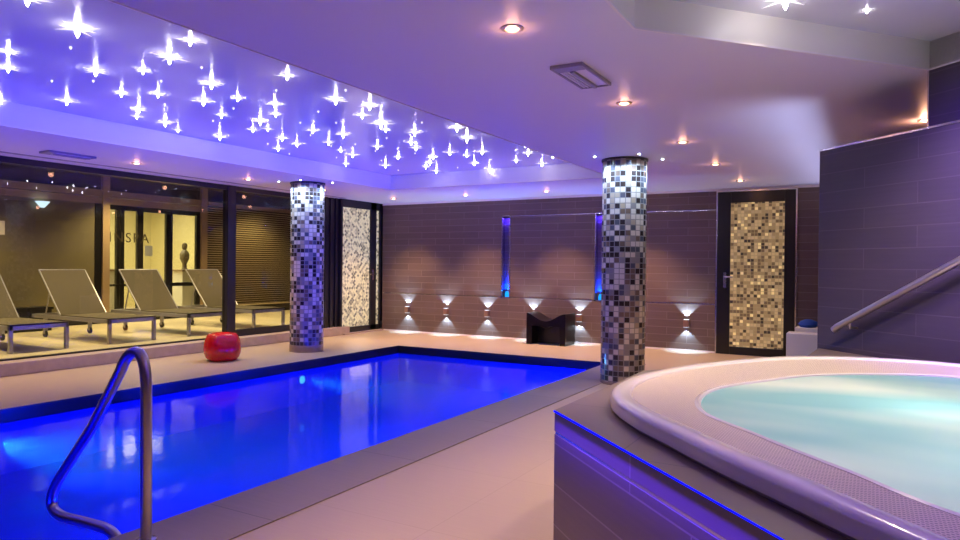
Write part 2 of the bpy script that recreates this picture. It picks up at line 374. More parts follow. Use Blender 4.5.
# pool shell
ps = MB().skirt(POOL, -.55, ZW-.015).plate([POOL], -.55)
struct(ps.build('pool_basin', M['pool_tile'], recalc=False), 'blue tiled pool basin under the water', 'pool')
ch = MB()
for (x0,x1,y0,y1) in ((PX0-.05,PX0,PY0,PY1+.05),(PX0-.05,PX1+.0,PY1,PY1+.05),(PX1,PX1+.05,PY0,PY1)):
    ch.box(x0,x1,y0,y1,ZW-.02,-.002)
struct(ch.build('pool_edge_channel', M['channel']), 'dark tiled overflow edge above the waterline of the pool', 'pool edge')
wt = MB().box(PX0+.018, PX1-.001, PY0+.001, PY1-.001, -.548, ZW).build('pool_water', M['water'])
tag(wt, 'still deep blue lit water filling the swimming pool', 'water', kind='stuff')
cp = MB().box(PX1-.012, -2.50, YN+.02, 8.7, .001, .006)
struct(cp.build('pool_coping', M['coping']), 'grey granite coping along the near side of the pool', 'pool coping')
# kerb below the windows, ceiling slot above
struct(MB().box(XL-.32, XL, YN, 9.55, 0, .14).build('kerb', M['kerb'], bevel=.008), 'low beige stone kerb running below the windows', 'kerb')
struct(MB().box(-8.03, -7.985, YN, 9.3, 2.392, ZC+.001).build('trim_8', M['grille']))

# ------------------------------------------------------------------ window wall
def window(nm, y0, y1, bot, label):
    t = thing(nm, label, 'window', (XG, y0, .14), kind='structure')
    L = y1-y0; H = ZC-.14
    f = MB().box(-.04,.04,0,L,H-.07,H).box(-.03,.03,0,L,0,bot)
    f.build('window_frame', M['frame'], t)
    MB().box(-.004,.004,0,L,bot,H-.07).build('pane', M['glass'], t)
    return t
window('window_1', 1.0, 7.02, .018, 'wide clear sliding window in front of the sun loungers')
window('window_2', 7.17, 8.92, .10, 'clear fixed window behind the further mosaic column')
struct(MB().box(XG-.06, XG+.06, 7.02, 7.17, .14, ZC).build('window_post', M['frame'], bevel=.004), 'dark square post between the two windows', 'post')
m = MB()
for i in range(7):
    y = 8.92+i*.066; m.box(XG+.07, XG+.14+(.03 if i % 2 else 0), y, y+.066, .14, ZC)
struct(m.build('wall_left', M['frame']))
# left mosaic door with side light
XD = -8.16
t = thing('door_2', 'black framed door with glowing white mosaic glass beside the further column', 'door', (XD, 9.36, .02), kind='structure')
D = YB-9.36
f = MB().box(-.08,.03,-.03,.02,0,2.38).box(-.08,.03,.80,.97,0,2.38).box(-.08,.03,D-.05,D,0,2.38).box(-.08,.03,0,D,2.24,2.38).box(-.08,.03,0,D,0,.10)
f.build('door_frame', M['frame'], t, bevel=.004)
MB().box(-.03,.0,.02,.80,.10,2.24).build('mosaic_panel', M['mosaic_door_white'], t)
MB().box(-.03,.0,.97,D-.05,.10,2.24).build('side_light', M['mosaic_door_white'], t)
h = MB().tube([(.03,.88,1.04),(.075,.88,1.04),(.08,.86,1.04),(.08,.75,1.03)], .011, 10).lathe([(.001,0),(.001,0)],6)
h = MB().tube([(.03,.86,1.05),(.075,.86,1.05),(.082,.84,1.05),(.082,.74,1.045)], .011, 10).box(.03,.042,.84,.88,.93,1.13)
h.build('door_handle', M['chrome'], t)
light('AREA', 'door_back_glow', (.02,.5,.35), (1,.85,.55), 1.2, t, shape='RECTANGLE', size=.6, size_y=.5, aim=(1,0,-.4))
MB().box(XD-.06, XL+.05, 9.36, YB, 0, .022).build('door_sill', M['kerb'])
struct(bpy.data.objects['door_sill'], 'low stone sill in front of the white mosaic door', 'sill')
# back mosaic door
t = thing('door_1', 'tall black framed door with tan mosaic panel in the back wall', 'door', (-1.97, YB, 0), kind='structure')
f = MB().box(0,.185,-.05,.0,0,2.345).box(.90,1.04,-.05,.0,0,2.345).box(.185,.90,-.05,0,2.185,2.345).box(.185,.90,-.05,0,0,.115)
f.build('door_leaf', M['black'], t, bevel=.005)
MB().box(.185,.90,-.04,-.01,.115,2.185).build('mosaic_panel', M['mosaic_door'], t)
m = MB().box(-.02,0,-.03,0,0,2.365).box(1.04,1.06,-.03,0,0,2.365).box(0,1.04,-.03,0,2.345,2.365)
m.build('steel_jamb', M['chrome'], t)
h = MB().box(.095,.135,-.062,-.05,.96,1.18).tube([(.115,-.05,1.12),(.115,-.10,1.12),(.135,-.108,1.12),(.235,-.108,1.115)], .011, 10).lathe([(.016,.95),(.016,.951)],8,c=(.115,-.06))
h.build('door_handle', M['chrome'], t)

# ------------------------------------------------------------------ lounge behind the glass
ZF = .14; XP = -12.0; ZLC = 2.78
struct(MB().box(-16.2, XL-.32, YN, 13.2, 0, ZF).build('floor_lounge', M['lounge_floor']))
struct(MB().box(-16.2, XG-.1, YN, 13.2, ZLC, ZLC+.1).build('ceiling_lounge', M['dark_ceiling']))
struct(MB().box(-16.2, XG-.1, 13.2, 13.3, 0, ZLC).build('wall_lounge', M['olive']))
struct(MB().box(XG-.12, XG-.08, YN, 13.2, ZC, ZLC).box(XG-.12,XG-.02,9.4,13.2,ZF,ZC).build('wall_lounge', M['dark_ceiling']))
struct(MB().box(XP-.08, XP, YN, 7.25, ZF, 2.29).build('wall_partition', M['olive']))
struct(MB().box(XP-.06, XP-.02, YN, 9.5, 2.52, ZLC).build('wall_partition', M['dark_ceiling']))
pf = MB().box(XP-.1, XP+.03, YN, 9.62, 2.41, 2.53).box(XP-.1, XP+.02, YN, 9.62, 2.285, 2.40).box(XP-.1, XP+.05, 7.37, 7.50, ZF, ZLC).box(XP-.1, XP+.05, 9.46, 9.60, ZF, ZLC)
struct(pf.build('partition_frame', M['frame_brown']), 'brown framing around the lounge partition and its doorway', 'frame')
struct(MB().box(XP, XP+.02, YN, 7.36, ZF, ZF+.20).box(XP,XP+.012,7.25,7.37,ZF,2.285).build('baseboard_lounge', M['black']))
tag(MB().box(XP, XP+.006, 5.45, 5.79, 1.66, 1.88).build('notice', M['paper']), 'small pale notice on the dark partition behind the leftmost lounger', 'notice')
# cone-shaped wall light high on the partition
t = thing('wall_light', 'cone shaped wall light high on the dark partition behind the loungers', 'wall lamp', (XP, 6.31, 2.13))
MB().lathe([(.001,.0),(.03,.0),(.11,.10),(.10,.10),(.025,.012),(.001,.012)], 20, c=(.10,0)).build('shade', em('lit_glass_shade', (.62,.82,1), 1.6), t)
MB().box(0,.10,-.012,.012,-.012,.004).build('arm', M['chrome'], t)
MB().lathe([(.02,.02),(.085,.085),(.001,.088)], 20, c=(.10,0)).build('bulb', em('wall_light_bulb', (.75,.88,1), 5), t)
# doorway glazing to the lobby
t = thing('door_3', 'dark framed glass entrance doors with lettering behind the loungers', 'door', (XP, 7.5, ZF), kind='structure')
H = 2.285-ZF
f = MB()
for a, b in ((.16,.22),(.24,.31),(.57,.69),(1.18,1.32),(1.87,1.96)): f.box(-.06,.0,a,b,0,H)
f.box(-.06,0,0,1.96,H-.09,H).box(-.06,0,0,1.96,0,.06)
f.build('door_frame', M['black'], t)
MB().box(-.035,-.03,0,1.96,.06,H-.09).build('pane', M['glass'], t)
MB().box(0,.05,.0,.36,.66,.70).build('push_bar', M['black'], t)
MB().box(0,.05,1.25,1.88,.64,.71).build('push_bar', M['black'], t)
MB().box(0,.004,.72,.88,1.22,1.42).build('notice', pm('grey_notice', (.28,.29,.28), .5), t)
cu = bpy.data.curves.new('lettering', 'FONT'); cu.body = 'INSPA'; cu.size = .255; cu.extrude = .004; cu.space_character = 1.24; cu.align_x = 'LEFT'
cu.materials.append(M['letter'])
to = bpy.data.objects.new('lettering', cu); COL.objects.link(to); to.parent = t
to.location = (.006, .0, 1.47); to.rotation_euler = (PI/2, 0, PI/2)
# lobby
struct(MB().box(-16.2, -16.1, 6.0, 13.2, ZF, ZLC).box(-16.2, XP-.1, 7.05, 7.12, ZF, ZLC).box(-16.2,XP-.12,11.2,11.3,ZF,ZLC).build('wall_lobby', M['lobby']))
light('AREA', 'lobby_light', (-13.9, 9.0, 2.72), (1,.88,.58), 210, None, shape='RECTANGLE', size=2.5, size_y=2.5, rot=(0,0,0))
for nm, y, z1, lab in (('pedestal', 10.0, .95, 'pale pedestal under the vase in the lit lobby beyond the glass doors'), ('pedestal', 8.28, .96, 'narrow pale pedestal seen at the left edge of the lobby doorway')):
    t = thing(nm, lab, 'pedestal', (-13.2, y, ZF), group=None)
    MB().box(-.16,.16,-.17,.17,0,z1-.04).build('plinth', M['cream'], t); MB().box(-.2,.2,-.21,.21,z1-.04,z1).build('top', M['frame_brown'], t)
tag(MB().lathe([(.001,0),(.07,0),(.05,.04),(.045,.12),(.10,.24),(.10,.34),(.075,.40),(.035,.44),(.05,.46),(.06,.52),(.05,.57),(.001,.60)], 20).build('vase', pm('bronze_vase', (.16,.12,.06), .4), loc=(-13.2,10.0,ZF+.95)), 'slender bronze vase standing on the lobby pedestal', 'vase')
# venetian blind right of the doorway
t = thing('venetian_blind', 'closed venetian blind beside the lobby doorway behind the post', 'blind', (XP+.02, 9.62, ZF))
m = MB()
for i in range(44):
    z = .22+i*.047
    m.add([(-.012,0,z-.002),(.018,0,z+.005),(.018,3.5,z+.005),(-.012,3.5,z-.002),(-.012,0,z+.001),(.018,0,z+.009),(.018,3.5,z+.009),(-.012,3.5,z+.001)],
          [(0,1,2,3),(4,5,6,7),(0,1,5,4),(1,2,6,5),(2,3,7,6),(3,0,4,7)])
m.build('slats', M['blind'], t)
MB().box(-.025,.03,0,3.5,2.29,2.37).build('head_rail', M['frame_brown'], t)
MB().box(-.015,.02,0,3.5,.18,.205).build('bottom_rail', M['blind'], t)
struct(MB().box(XP-.14, XP-.06, 9.6, 13.2, ZF, ZLC).build('wall_partition', M['dark_ceiling']))

# sun loungers
def make_lounger(loc, label):
    t = thing('sun_lounger', label, 'sun lounger', loc, group='sun loungers in a row behind the window')
    # local: foot end at x=0, head towards -x, width along y centred
    W = .35; zs = .335; hx = -1.18; ex = -1.93; s = .042
    MB().box(ex,0,-W,-W+s,zs-.06,zs-.008).box(ex,0,W-s,W,zs-.06,zs-.008).box(-s,0,-W,W,zs-.06,zs-.008).box(ex,ex+s,-W,W,zs-.06,zs-.008).build('side_rails', M['alu'], t, bevel=.004)
    for y in (-W, W-s): MB().box(-s,0,y,y+s,0,zs-.06).build('leg', M['alu'], t)
    for y in (-W, W-s):
        lg = MB().box(-1.55-s,-1.55,y,y+s,.05,zs-.06).build('leg', M['alu'], t)
        wh = MB(); yc = y+s/2
        wh.add([(-1.55-s/2+.05*math.cos(2*PI*i/20), yc-.012, .05+.05*math.sin(2*PI*i/20)) for i in range(20)]+[(-1.55-s/2+.05*math.cos(2*PI*i/20), yc+.012, .05+.05*math.sin(2*PI*i/20)) for i in range(20)],
               [tuple(range(20)), tuple(range(20,40))]+[(i,(i+1)%20,20+(i+1)%20,20+i) for i in range(20)])
        wh.build('wheel', M['black'], lg)
    MB().box(hx,-.03,-W+.02,W-.02,zs-.006,zs+.006).build('seat', M['sling'], t)
    MB().box(-.05,.004,-W-.001,W+.001,zs-.008,zs+.008).build('foot_bar', M['black'], t)
    L = .84; an = math.radians(49); ca, sa = math.cos(an), math.sin(an)
    def bk(d, n): return (hx - d*ca + n*sa, zs + d*sa + n*ca)
    v = []
    for y in (-W+.02, W-.02):
        for d, n in ((0,0),(L,0),(L,.014),(0,.014)): p = bk(d,n); v.append((p[0],y,p[1]))
    b = MB().add(v, [(0,1,2,3),(4,5,6,7),(0,1,5,4),(1,2,6,5),(2,3,7,6),(3,0,4,7)]).build('backrest', M['sling'], t)
    fr = MB()
    for y in (-W+.012, W-.012): p, q = bk(0,.006), bk(L+.01,.006); fr.tube([(p[0],y,p[1]),(q[0],y,q[1])], .012, 8)
    p = bk(L+.005,.006); fr.tube([(p[0],-W+.012,p[1]),(p[0],W-.012,p[1])], .012, 8)
    fr.build('backrest_frame', M['alu'], b)
    p = bk(.55,-.01); 
    for y in (-W+.08, W-.08): MB().tube([(p[0],y,p[1]),(ex+.25,y,zs-.03)], .011, 8).build('prop', M['alu'], b)
    return t
lab = ['taupe sun lounger at the left edge, cut by the frame', 'taupe sun lounger second from the left, before the dark partition',
       'taupe sun lounger in front of the glass lobby doors', 'taupe sun lounger furthest right, by the window post']
L0 = make_lounger((-8.90, 4.70, ZF), lab[0])
for k, y in enumerate((5.93, 7.17, 8.42)):
    c = copy_tree(L0); c.location = (-8.90, y, ZF); c['label'] = lab[k+1]
tag(MB().box(-.14,.14,-.45,.45,0,.34).box(-.16,.16,-.47,.47,.34,.38).build('bench', M['black'], loc=(-11.55,5.75,ZF)), 'low black bench against the partition between two loungers', 'bench')

# lounge lamps
for k, (x, y) in enumerate(((-9.4,3.4),(-11.3,4.9),(-9.4,6.0),(-11.3,7.6),(-9.4,8.6),(-11.3,10.8))):
    t = thing('downlight', 'recessed lamp in the dark lounge ceiling', 'ceiling lamp', (x,y,ZLC), group='lounge ceiling lamps out of view')
    MB().lathe([(.035,-.006),(.05,-.006),(.05,0)], 16).build('trim_ring', M['ring'], t); MB().lathe([(.001,-.003),(.035,-.003)], 16).build('lens', M['warm_lens'], t)
    light('SPOT', 'lamp_light', (0,0,-.03), (1,.78,.36), 300, t, spot_size=math.radians(120), spot_blend=.8, shadow_soft_size=.05)

# ------------------------------------------------------------------ columns
def column(x, y, label, foot):
    t = thing('mosaic_column', label, 'column', (x,y,0), kind='structure')
    R = .235; n = 60; cells = 26; ch = 2*PI*R/cells
    me = bpy.data.meshes.new('shaft'); z0 = foot; z1 = ZC-.02
    vs = [(R*math.cos(2*PI*i/n), R*math.sin(2*PI*i/n), z) for z in (z0,z1) for i in range(n)]
    fs = [(i,(i+1)%n,n+(i+1)%n,n+i) for i in range(n)]
    me.from_pydata(vs,[],fs); u = me.uv_layers.new(name='UVMap')
    off = x*7
    for p in me.polygons:
        p.use_smooth = True; i = p.index
        for li, (a, zz) in zip(p.loop_indices, ((i,z0),(i+1,z0),(i+1,z1),(i,z1))): u.data[li].uv = (a/n*cells, zz/ch+.3)
    me.materials.append(M['mosaic_col']); o = bpy.data.objects.new('shaft', me); COL.objects.link(o); o.parent = t
    MB().lathe([(R+.002,0),(R+.002,foot)], 48).build('foot_band', M['stone_band'], t)
    MB().lathe([(R+.012,ZC-.022),(R+.012,ZC-.001)], 48).build('collar', M['frame'], t)
    return t
column(-2.33, 7.22, 'tall mosaic column nearest the spa, at the pool corner', .03)
column(-7.03, 7.35, 'tall mosaic column further off, by the windows across the pool', .10)
def led_spot(x, y, cx, cy, label):
    t = thing('led_spot', label, 'ceiling lamp', (x,y,ZC), group='small white spots round the columns')
    MB().lathe([(.016,-.006),(.026,-.006),(.026,-.0)], 16).build('trim_ring', M['chrome'], t)
    MB().lathe([(.001,-.012),(.010,-.010),(.016,-.004)], 12).build('lens', M['cool_lens'], t)
    d = Vector((cx-x, cy-y, 0)).normalized()*.12
    light('SPOT', 'lamp_light', (0,0,-.025), (.50,.72,1), 34, t, spot_size=math.radians(150), spot_blend=.6, shadow_soft_size=.015, aim=(d.x,d.y,-1))
for x, y, lab in ((-2.53,6.84,'small white spot left of the nearer column top'),(-2.07,6.88,'small white spot right in front of the nearer column top'),(-1.95,7.32,'small white spot right of the nearer column top')):
    led_spot(x,y,-2.33,7.22,lab)
for x, y, lab in ((-7.36,6.93,'small white spot left of the further column top'),(-6.95,6.93,'small white spot in front of the further column top'),(-6.76,7.36,'small white spot right of the further column top')):
    led_spot(x+.12,y+.07,-7.03,7.35,lab)

# ------------------------------------------------------------------ downlights
DLG = 'warm recessed downlights in the soffit'
def downlight(x, y, label, power=150, z=ZC, spill=.8, cone=76, blend=1.0):
    t = thing('downlight', label, 'ceiling lamp', (x,y,z), group=DLG)
    MB().lathe([(.036,-.004),(.040,-.009),(.054,-.006),(.056,0)], 24).build('trim_ring', M['ring'], t)
    MB().lathe([(.001,-.011),(.020,-.010),(.036,-.003)], 16).build('lens', M['warm_lens'], t)
    light('SPOT', 'lamp_light', (0,0,-.04), (1,.62,.32), power, t, spot_size=math.radians(cone), spot_blend=blend, shadow_soft_size=.04)
    light('POINT', 'lens_spill', (0,0,-.035), (1,.45,.25), spill, t, shadow_soft_size=.03)
for y, lab, p in ((1.28,'warm downlight overhead, out of view right of the star ceiling',135),(-.4,'warm downlight behind the camera, out of view right of the star ceiling',135),(2.98,'warm downlight nearest the camera in the row right of the star ceiling',135),(4.71,'second warm downlight from the camera, right of the star ceiling',135),
               (6.42,'middle warm downlight of the row right of the star ceiling',135),(7.95,'second warm downlight from the tan mosaic door, right row',120),(9.6,'warm downlight nearest the tan mosaic door',90)):
    downlight(-1.53, y, lab, p)
for y, lab in ((1.6,'warm downlight above the window kerb, off the left edge'),(3.3,'warm downlight above the window kerb, nearest of the left row'),(5.0,'warm downlight left of the ceiling vent above the windows'),(6.65,'warm downlight just left of the further column top'),(8.15,'warm downlight just right of the further column top')):
    downlight(-7.46, y, lab, 105)
for x, lab in ((-7.3,'warm downlight in the corner by the white mosaic door'),(-5.83,'warm downlight in front of the back wall, left of the clear niche'),(-4.38,'warm downlight in front of the back wall between the niches'),(-3.0,'warm downlight before the back wall, behind the nearer column')):
    downlight(x, 9.74, lab, 225, cone=92, blend=.75)
downlight(.34, 6.3, 'warm downlight glowing above the low purple tiled wall', 70, spill=4)

# ceiling fittings
def vent(x, y, label):
    t = thing('ceiling_vent', label, 'ceiling vent', (x,y,ZC), group='rectangular ceiling vents')
    MB().box(-.10,-.085,-.25,.25,-.022,0).box(.085,.10,-.25,.25,-.022,0).box(-.085,.085,-.25,-.16,-.022,0).box(-.085,.085,.235,.25,-.022,0).box(-.012,.012,-.16,.235,-.03,0).build('frame', M['grille'], t, bevel=.004)
    MB().box(.012,.085,-.16,.235,-.014,-.002).build('lens', M['lens_grey'], t)
    m = MB()
    for i in range(3): m.box(-.080+i*.024,-.066+i*.024,-.16,.235,-.018,-.004)
    m.build('slats', M['lens_grey'], t)
    MB().box(-.085,-.012,-.16,.235,-.003,-.0005).build('backing', M['frame'], t)
vent(-1.53, 3.90, 'grey rectangular vent between two downlights, right of the star ceiling')
vent(-7.52, 4.25, 'grey rectangular vent in the soffit above the left windows')

# stars: positions seen in the ceiling, on the satin ceiling plane
CAM = dict(yaw=.517470, f=689.479, roll=.00984670, pitch=-.00690030)
def cam_axes():
    y, r, p = CAM['yaw'], CAM['roll'], CAM['pitch']
    fw = Vector((-math.sin(y), math.cos(y), 0)); rt = Vector((math.cos(y), math.sin(y), 0)); up = Vector((0,0,1))
    fw2 = fw*math.cos(p)+up*math.sin(p); up2 = up*math.cos(p)-fw*math.sin(p)
    return rt*math.cos(r)+up2*math.sin(r), up2*math.cos(r)-rt*math.sin(r), fw2
AX = cam_axes(); EYE = Vector((0,0,1.25))
STARS = """-3.79,1.93,1.4 -4.02,2.32,1.7 -4.88,2.37,1.1 -5.29,2.57,1.1 -4.80,2.90,1.3 -5.92,3.33,1.2 -5.26,3.39,1 -4.50,3.06,0.95 -5.66,3.81,1.2 -5.97,4.00,0.8 -6.44,3.07,0.9 -5.01,3.54,1 -4.03,2.93,1.6 -3.63,2.78,1.1 -4.35,3.52,1.4 -4.88,3.87,1.3 -5.96,4.29,1.3 -6.20,4.61,0.8 -4.55,3.94,0.95 -5.20,4.32,0.95 -6.09,5.04,1.3 -5.07,4.66,1.3 -5.48,4.94,0.9 -5.31,4.98,0.9 -4.43,4.23,1.1 -4.72,4.52,1 -6.11,5.89,1 -5.55,5.41,1.1 -3.68,3.63,1.1 -5.68,5.76,1 -4.95,5.24,1.1 -3.85,4.34,1.4 -4.80,5.53,1.3 -5.28,5.84,1 -3.73,4.63,1.4 -4.04,4.91,1.1 -4.10,5.26,1.7 -4.27,5.56,0.9 -4.96,6.30,1.1 -5.60,6.63,1.2 -6.19,7.19,1 -5.53,6.33,0.8 -5.79,7.54,1.2 -5.21,7.04,0.9 -3.38,4.89,0.9 -4.08,5.79,1.3 -3.56,5.77,1.4 -3.75,6.28,1.5 -4.45,6.25,1.1 -4.61,6.57,1.1 -4.79,7.20,1.2 -5.11,7.61,1 -5.37,7.90,1 -5.47,8.31,1.1 -4.43,7.02,1.1 -4.36,7.30,0.9 -4.05,7.14,1.2 -4.60,7.90,1.1 -4.68,8.46,1.1 -4.00,7.94,1 -3.39,6.95,1.1 -3.61,7.48,1.1 -3.81,8.32,1.2 -3.42,7.78,1.1"""
PINS = """-4.44,2.52,1 -5.11,3.07,1 -5.39,2.92,1 -4.65,3.31,1 -4.07,3.21,1 -4.89,4.19,1 -5.50,4.47,1 -5.30,3.81,1 -5.98,5.61,1 -4.08,3.91,1 -3.59,4.16,1 -4.31,4.63,1 -4.81,4.92,1 -4.50,5.08,1 -5.17,5.44,1 -5.10,6.08,1 -5.43,6.05,1 -4.55,5.94,1 -5.95,6.73,1 -5.59,7.19,1 -5.19,6.56,1 -6.29,6.25,1 -3.75,5.44,1 -4.86,6.91,1 -4.26,7.74,1 -5.03,8.18,1 -5.94,8.03,1"""
def flare_shape(R, core):  # thin glowing rays added round each light, shaped like lens flare
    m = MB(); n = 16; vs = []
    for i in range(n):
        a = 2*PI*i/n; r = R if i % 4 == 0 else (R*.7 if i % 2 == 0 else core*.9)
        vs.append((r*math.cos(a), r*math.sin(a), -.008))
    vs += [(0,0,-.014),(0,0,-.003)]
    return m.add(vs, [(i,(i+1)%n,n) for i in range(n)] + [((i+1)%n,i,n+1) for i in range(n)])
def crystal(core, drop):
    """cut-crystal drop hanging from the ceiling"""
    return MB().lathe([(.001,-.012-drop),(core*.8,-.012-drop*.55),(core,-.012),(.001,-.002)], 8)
c0 = crystal(.0085,.026).build('starlight', M['crystal']); flare_shape(.085,.006).build('flare_rays', M['flare_rays'], c0); p0 = MB().lathe([(.001,-.016),(.006,-.010),(.008,0)], 10).build('pinpoint_light', M['pin'])
c0.location = (-4.6,.2,ZT); p0.location = (-4.2,.4,ZT)
tag(c0, 'bright white light with added flare rays in the recessed star ceiling', 'star light', 'bright starlights over the pool')
tag(p0, 'faint pinpoint light in the recessed star ceiling', 'star light', 'faint pinpoints over the pool')
def spread(o, pts):
    for i, (x, y, s) in enumerate(pts):
        c = o if i == 0 else copy_tree(o)
        c.location = (x, y, ZT); c.scale = (s, s, s); c.rotation_euler = (0,0,random.random()*PI)
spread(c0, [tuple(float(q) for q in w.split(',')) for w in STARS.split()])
spread(p0, [tuple(float(q) for q in w.split(',')) for w in PINS.split()])
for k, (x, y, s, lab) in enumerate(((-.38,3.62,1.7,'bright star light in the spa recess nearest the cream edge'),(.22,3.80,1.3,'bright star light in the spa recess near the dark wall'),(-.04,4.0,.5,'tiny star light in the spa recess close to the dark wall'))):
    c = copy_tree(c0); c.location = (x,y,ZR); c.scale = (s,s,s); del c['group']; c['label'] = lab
    if s > 1: light('SPOT', 'recess_lamp', (x,y,ZR-.05), (1,.78,.50), 105, None, spot_size=math.radians(122), spot_blend=.7, shadow_soft_size=.05)

# ------------------------------------------------------------------ wall sconces along the back wall
t0 = None
SC = 'small copper up and down lights low on the back wall'
scl = ['leftmost small up and down wall light, nearest the white mosaic door','second small up and down wall light from the left','third small up and down wall light, below left of the clear niche',
       'small up and down wall light half hidden behind the black stool','small up and down wall light just right of the black stool','small up and down wall light beside the tan mosaic door']
for k, x in enumerate((-7.49,-6.64,-5.80,-4.93,-4.10,-2.40)):
    t = thing('wall_sconce', scl[k], 'wall lamp', (x,YB,.36), group=SC)
    MB().box(-.04,.04,-.07,0,.0,.11).build('body', M['copper'], t, bevel=.003)
    MB().box(-.034,.034,-.062,-.008,.1095,.113).build('lens', M['sconce_lens'], t); MB().box(-.034,.034,-.062,-.008,-.003,.0005).build('lens', M['sconce_lens'], t)
    light('SPOT', 'up_light', (0,-.045,.118), (.42,.70,1), 32, t, spot_size=math.radians(92), spot_blend=.25, shadow_soft_size=.012, rot=(PI,0,0))
    light('SPOT', 'down_light', (0,-.045,-.008), (.42,.70,1), 24, t, spot_size=math.radians(92), spot_blend=.25, shadow_soft_size=.012, rot=(0,0,0))

# ------------------------------------------------------------------ saddle stool
t = thing('saddle_stool', 'black saddle shaped stool with a curved top before the back wall', 'stool', (-4.47, 10.16, 0))
def sad(x): return .50 - .125*math.cos(min(1,abs(x+.01)/.325)*PI/2)**1.6
n = 24; W = .335
top = [(-W + 2*W*i/n, sad(-W+2*W*i/n)) for i in range(n+1)]
under = [(x*.82, z-.10) for x, z in top]
prof = top + [(W,.0),(W-.09,.0)] + [(W-.10,.30)] + [(x, min(z,.30)) for x, z in reversed(under[3:-3])] + [(-W+.10,.30),(-W+.09,0),(-W,0)]
MB().prism(prof, -.20, .20, 'y').build('seat_shell', M['wicker'], t, bevel=.012)
MB().box(-W+.09,W-.09,.05,.09,.0,.30).build('inner_panel', M['black'], t)
# white bins by the purple wall with a blue bundle
tag(MB().box(-.20,.20,-.14,.14,0,.44).build('storage_box', M['white'], loc=(-.73,9.55,0), bevel=.01), 'lower white box on the floor beside the tan mosaic door', 'box')
tag(MB().box(-.20,.20,-.13,.13,0,.49).build('storage_box', M['white'], loc=(-.66,9.86,0), bevel=.01), 'taller white box standing behind the other white box', 'box')
bb = MB().lathe([(.001,0),(.09,.0),(.12,.035),(.10,.075),(.04,.10),(.001,.105)], 20, wob=lambda a,z: 1+.12*math.sin(3*a+z*20)).build('towel_bundle', M['blue_cloth'], loc=(-.72,9.86,.49))
tag(bb, 'blue cloth bundle lying on the taller white box', 'towel')

# ------------------------------------------------------------------ red apple-shaped stool
t = thing('pouf', 'red rounded apple shaped stool standing by the pool before the window', 'stool', (-7.22, 6.04, 0))
pr = [(.001,.004),(.14,.0),(.175,.012),(.205,.045),(.224,.10),(.230,.15),(.226,.20),(.212,.26),(.190,.315),(.170,.342),(.145,.352),(.10,.345),(.04,.325),(.001,.32)]
MB().lathe(pr, 40, wob=lambda a,z: 1+.022*math.cos(5*a)*min(1,z/.2)).build('body', M['red'], t)
m = MB(); 
for s in (-1,1): m.tube([(.206*math.cos(-.75+s*.0)+.01, .206*math.sin(-.75)+s*.03, .20),(.215*math.cos(-.75)+.012, .215*math.sin(-.75)+s*.012, .212)], .006, 8)
m.build('leaf_mark', M['red'], t)

# ------------------------------------------------------------------ pool hand rail
def bez(p0,p1,p2,n=10): return [tuple((1-t)**2*a+2*t*(1-t)*b+t*t*c for a,b,c in zip(p0,p1,p2)) for t in [i/n for i in range(n+1)]]
y = 1.93
pts = [(-2.80,y,-.0)] + [(-2.80,y,.3)] + bez((-2.805,y,.72),(-2.81,y,.90),(-2.945,y,.80)) 
pts = [(-2.795,y,.0),(-2.797,y,.35),(-2.80,y,.66)] + bez((-2.80,y,.70),(-2.81,y,.845),(-2.87,y,.845),6) + bez((-2.88,y,.845),(-2.94,y,.84),(-2.985,y,.755),6) + [(-3.2,y,.47)] + bez((-3.46,y,.195),(-3.655,y,-.015),(-3.40,y,-.006),12) + [(-3.25,y,.002)] + bez((-3.12,y,.006),(-3.0,y,.008),(-2.962,y,-.085),8)
t = thing('pool_handrail', 'bent steel handrail rising over the near edge of the pool', 'handrail', (0,0,0))
MB().tube(pts, .0245, 18).build('rail', M['rail_steel'], t)
MB().lathe([(.045,.006),(.045,.018),(.028,.022)], 24, c=(-2.795,y)).build('floor_flange', M['chrome'], t)

# ------------------------------------------------------------------ spa platform, walls beside it
HP = .72
FU = .918
PLAT = [(-1.01,2.34), uv2(FU,-1.6), uv2(3.398,-1.6), uv2(3.398,3.83), (-.36,4.27), (-1.01,3.48)]
p1 = (-1.01, 2.34)
# outlines of the spa in (u,v), given as points round a centre
CU, CV = 2.2, 1.6
OUT = [(1.05,1.05),(1.05,1.36),(1.06,1.75),(1.075,2.03),(1.16,2.36),(1.38,2.65),(1.73,2.885),(2.2,3.06),(2.58,3.12),(2.91,3.03),(3.2,2.78),(3.335,2.4),(3.345,1.6),(3.335,.8),(3.2,.4),(2.9,.15),(2.2,.08),(1.5,.15),(1.15,.45),(1.06,.75)]
INN = [(1.285,1.05),(1.30,1.36),(1.318,1.71),(1.34,2.0),(1.42,2.17),(1.63,2.39),(1.97,2.53),(2.27,2.61),(2.6,2.58),(2.91,2.43),(3.06,2.1),(3.08,1.6),(3.06,1.1),(2.9,.75),(2.6,.58),(2.2,.53),(1.7,.6),(1.42,.75),(1.32,.9)]
def radial(pts):
    A = sorted((math.atan2(v-CV,u-CU), math.hypot(u-CU,v-CV)) for u, v in pts); n = len(A)
    def f(t):
        t = (t+PI) % (2*PI) - PI
        for i in range(n):
            a0, r0 = A[i]; a1, r1 = A[(i+1)%n]
            if i == n-1: a1 += 2*PI
            tt = t if t >= a0 else t+2*PI
            if a0 <= tt <= a1:
                am, rm = A[i-1]; ap, rp = A[(i+2)%n]
                if am > a0: am -= 2*PI
                while ap < a1: ap += 2*PI
                k = (tt-a0)/(a1-a0); m0 = (r1-rm)/(a1-am)*(a1-a0); m1 = (rp-r0)/(ap-a0)*(a1-a0)
                return (2*k**3-3*k**2+1)*r0+(k**3-2*k**2+k)*m0+(-2*k**3+3*k**2)*r1+(k**3-k**2)*m1
        return A[0][1]
    return f
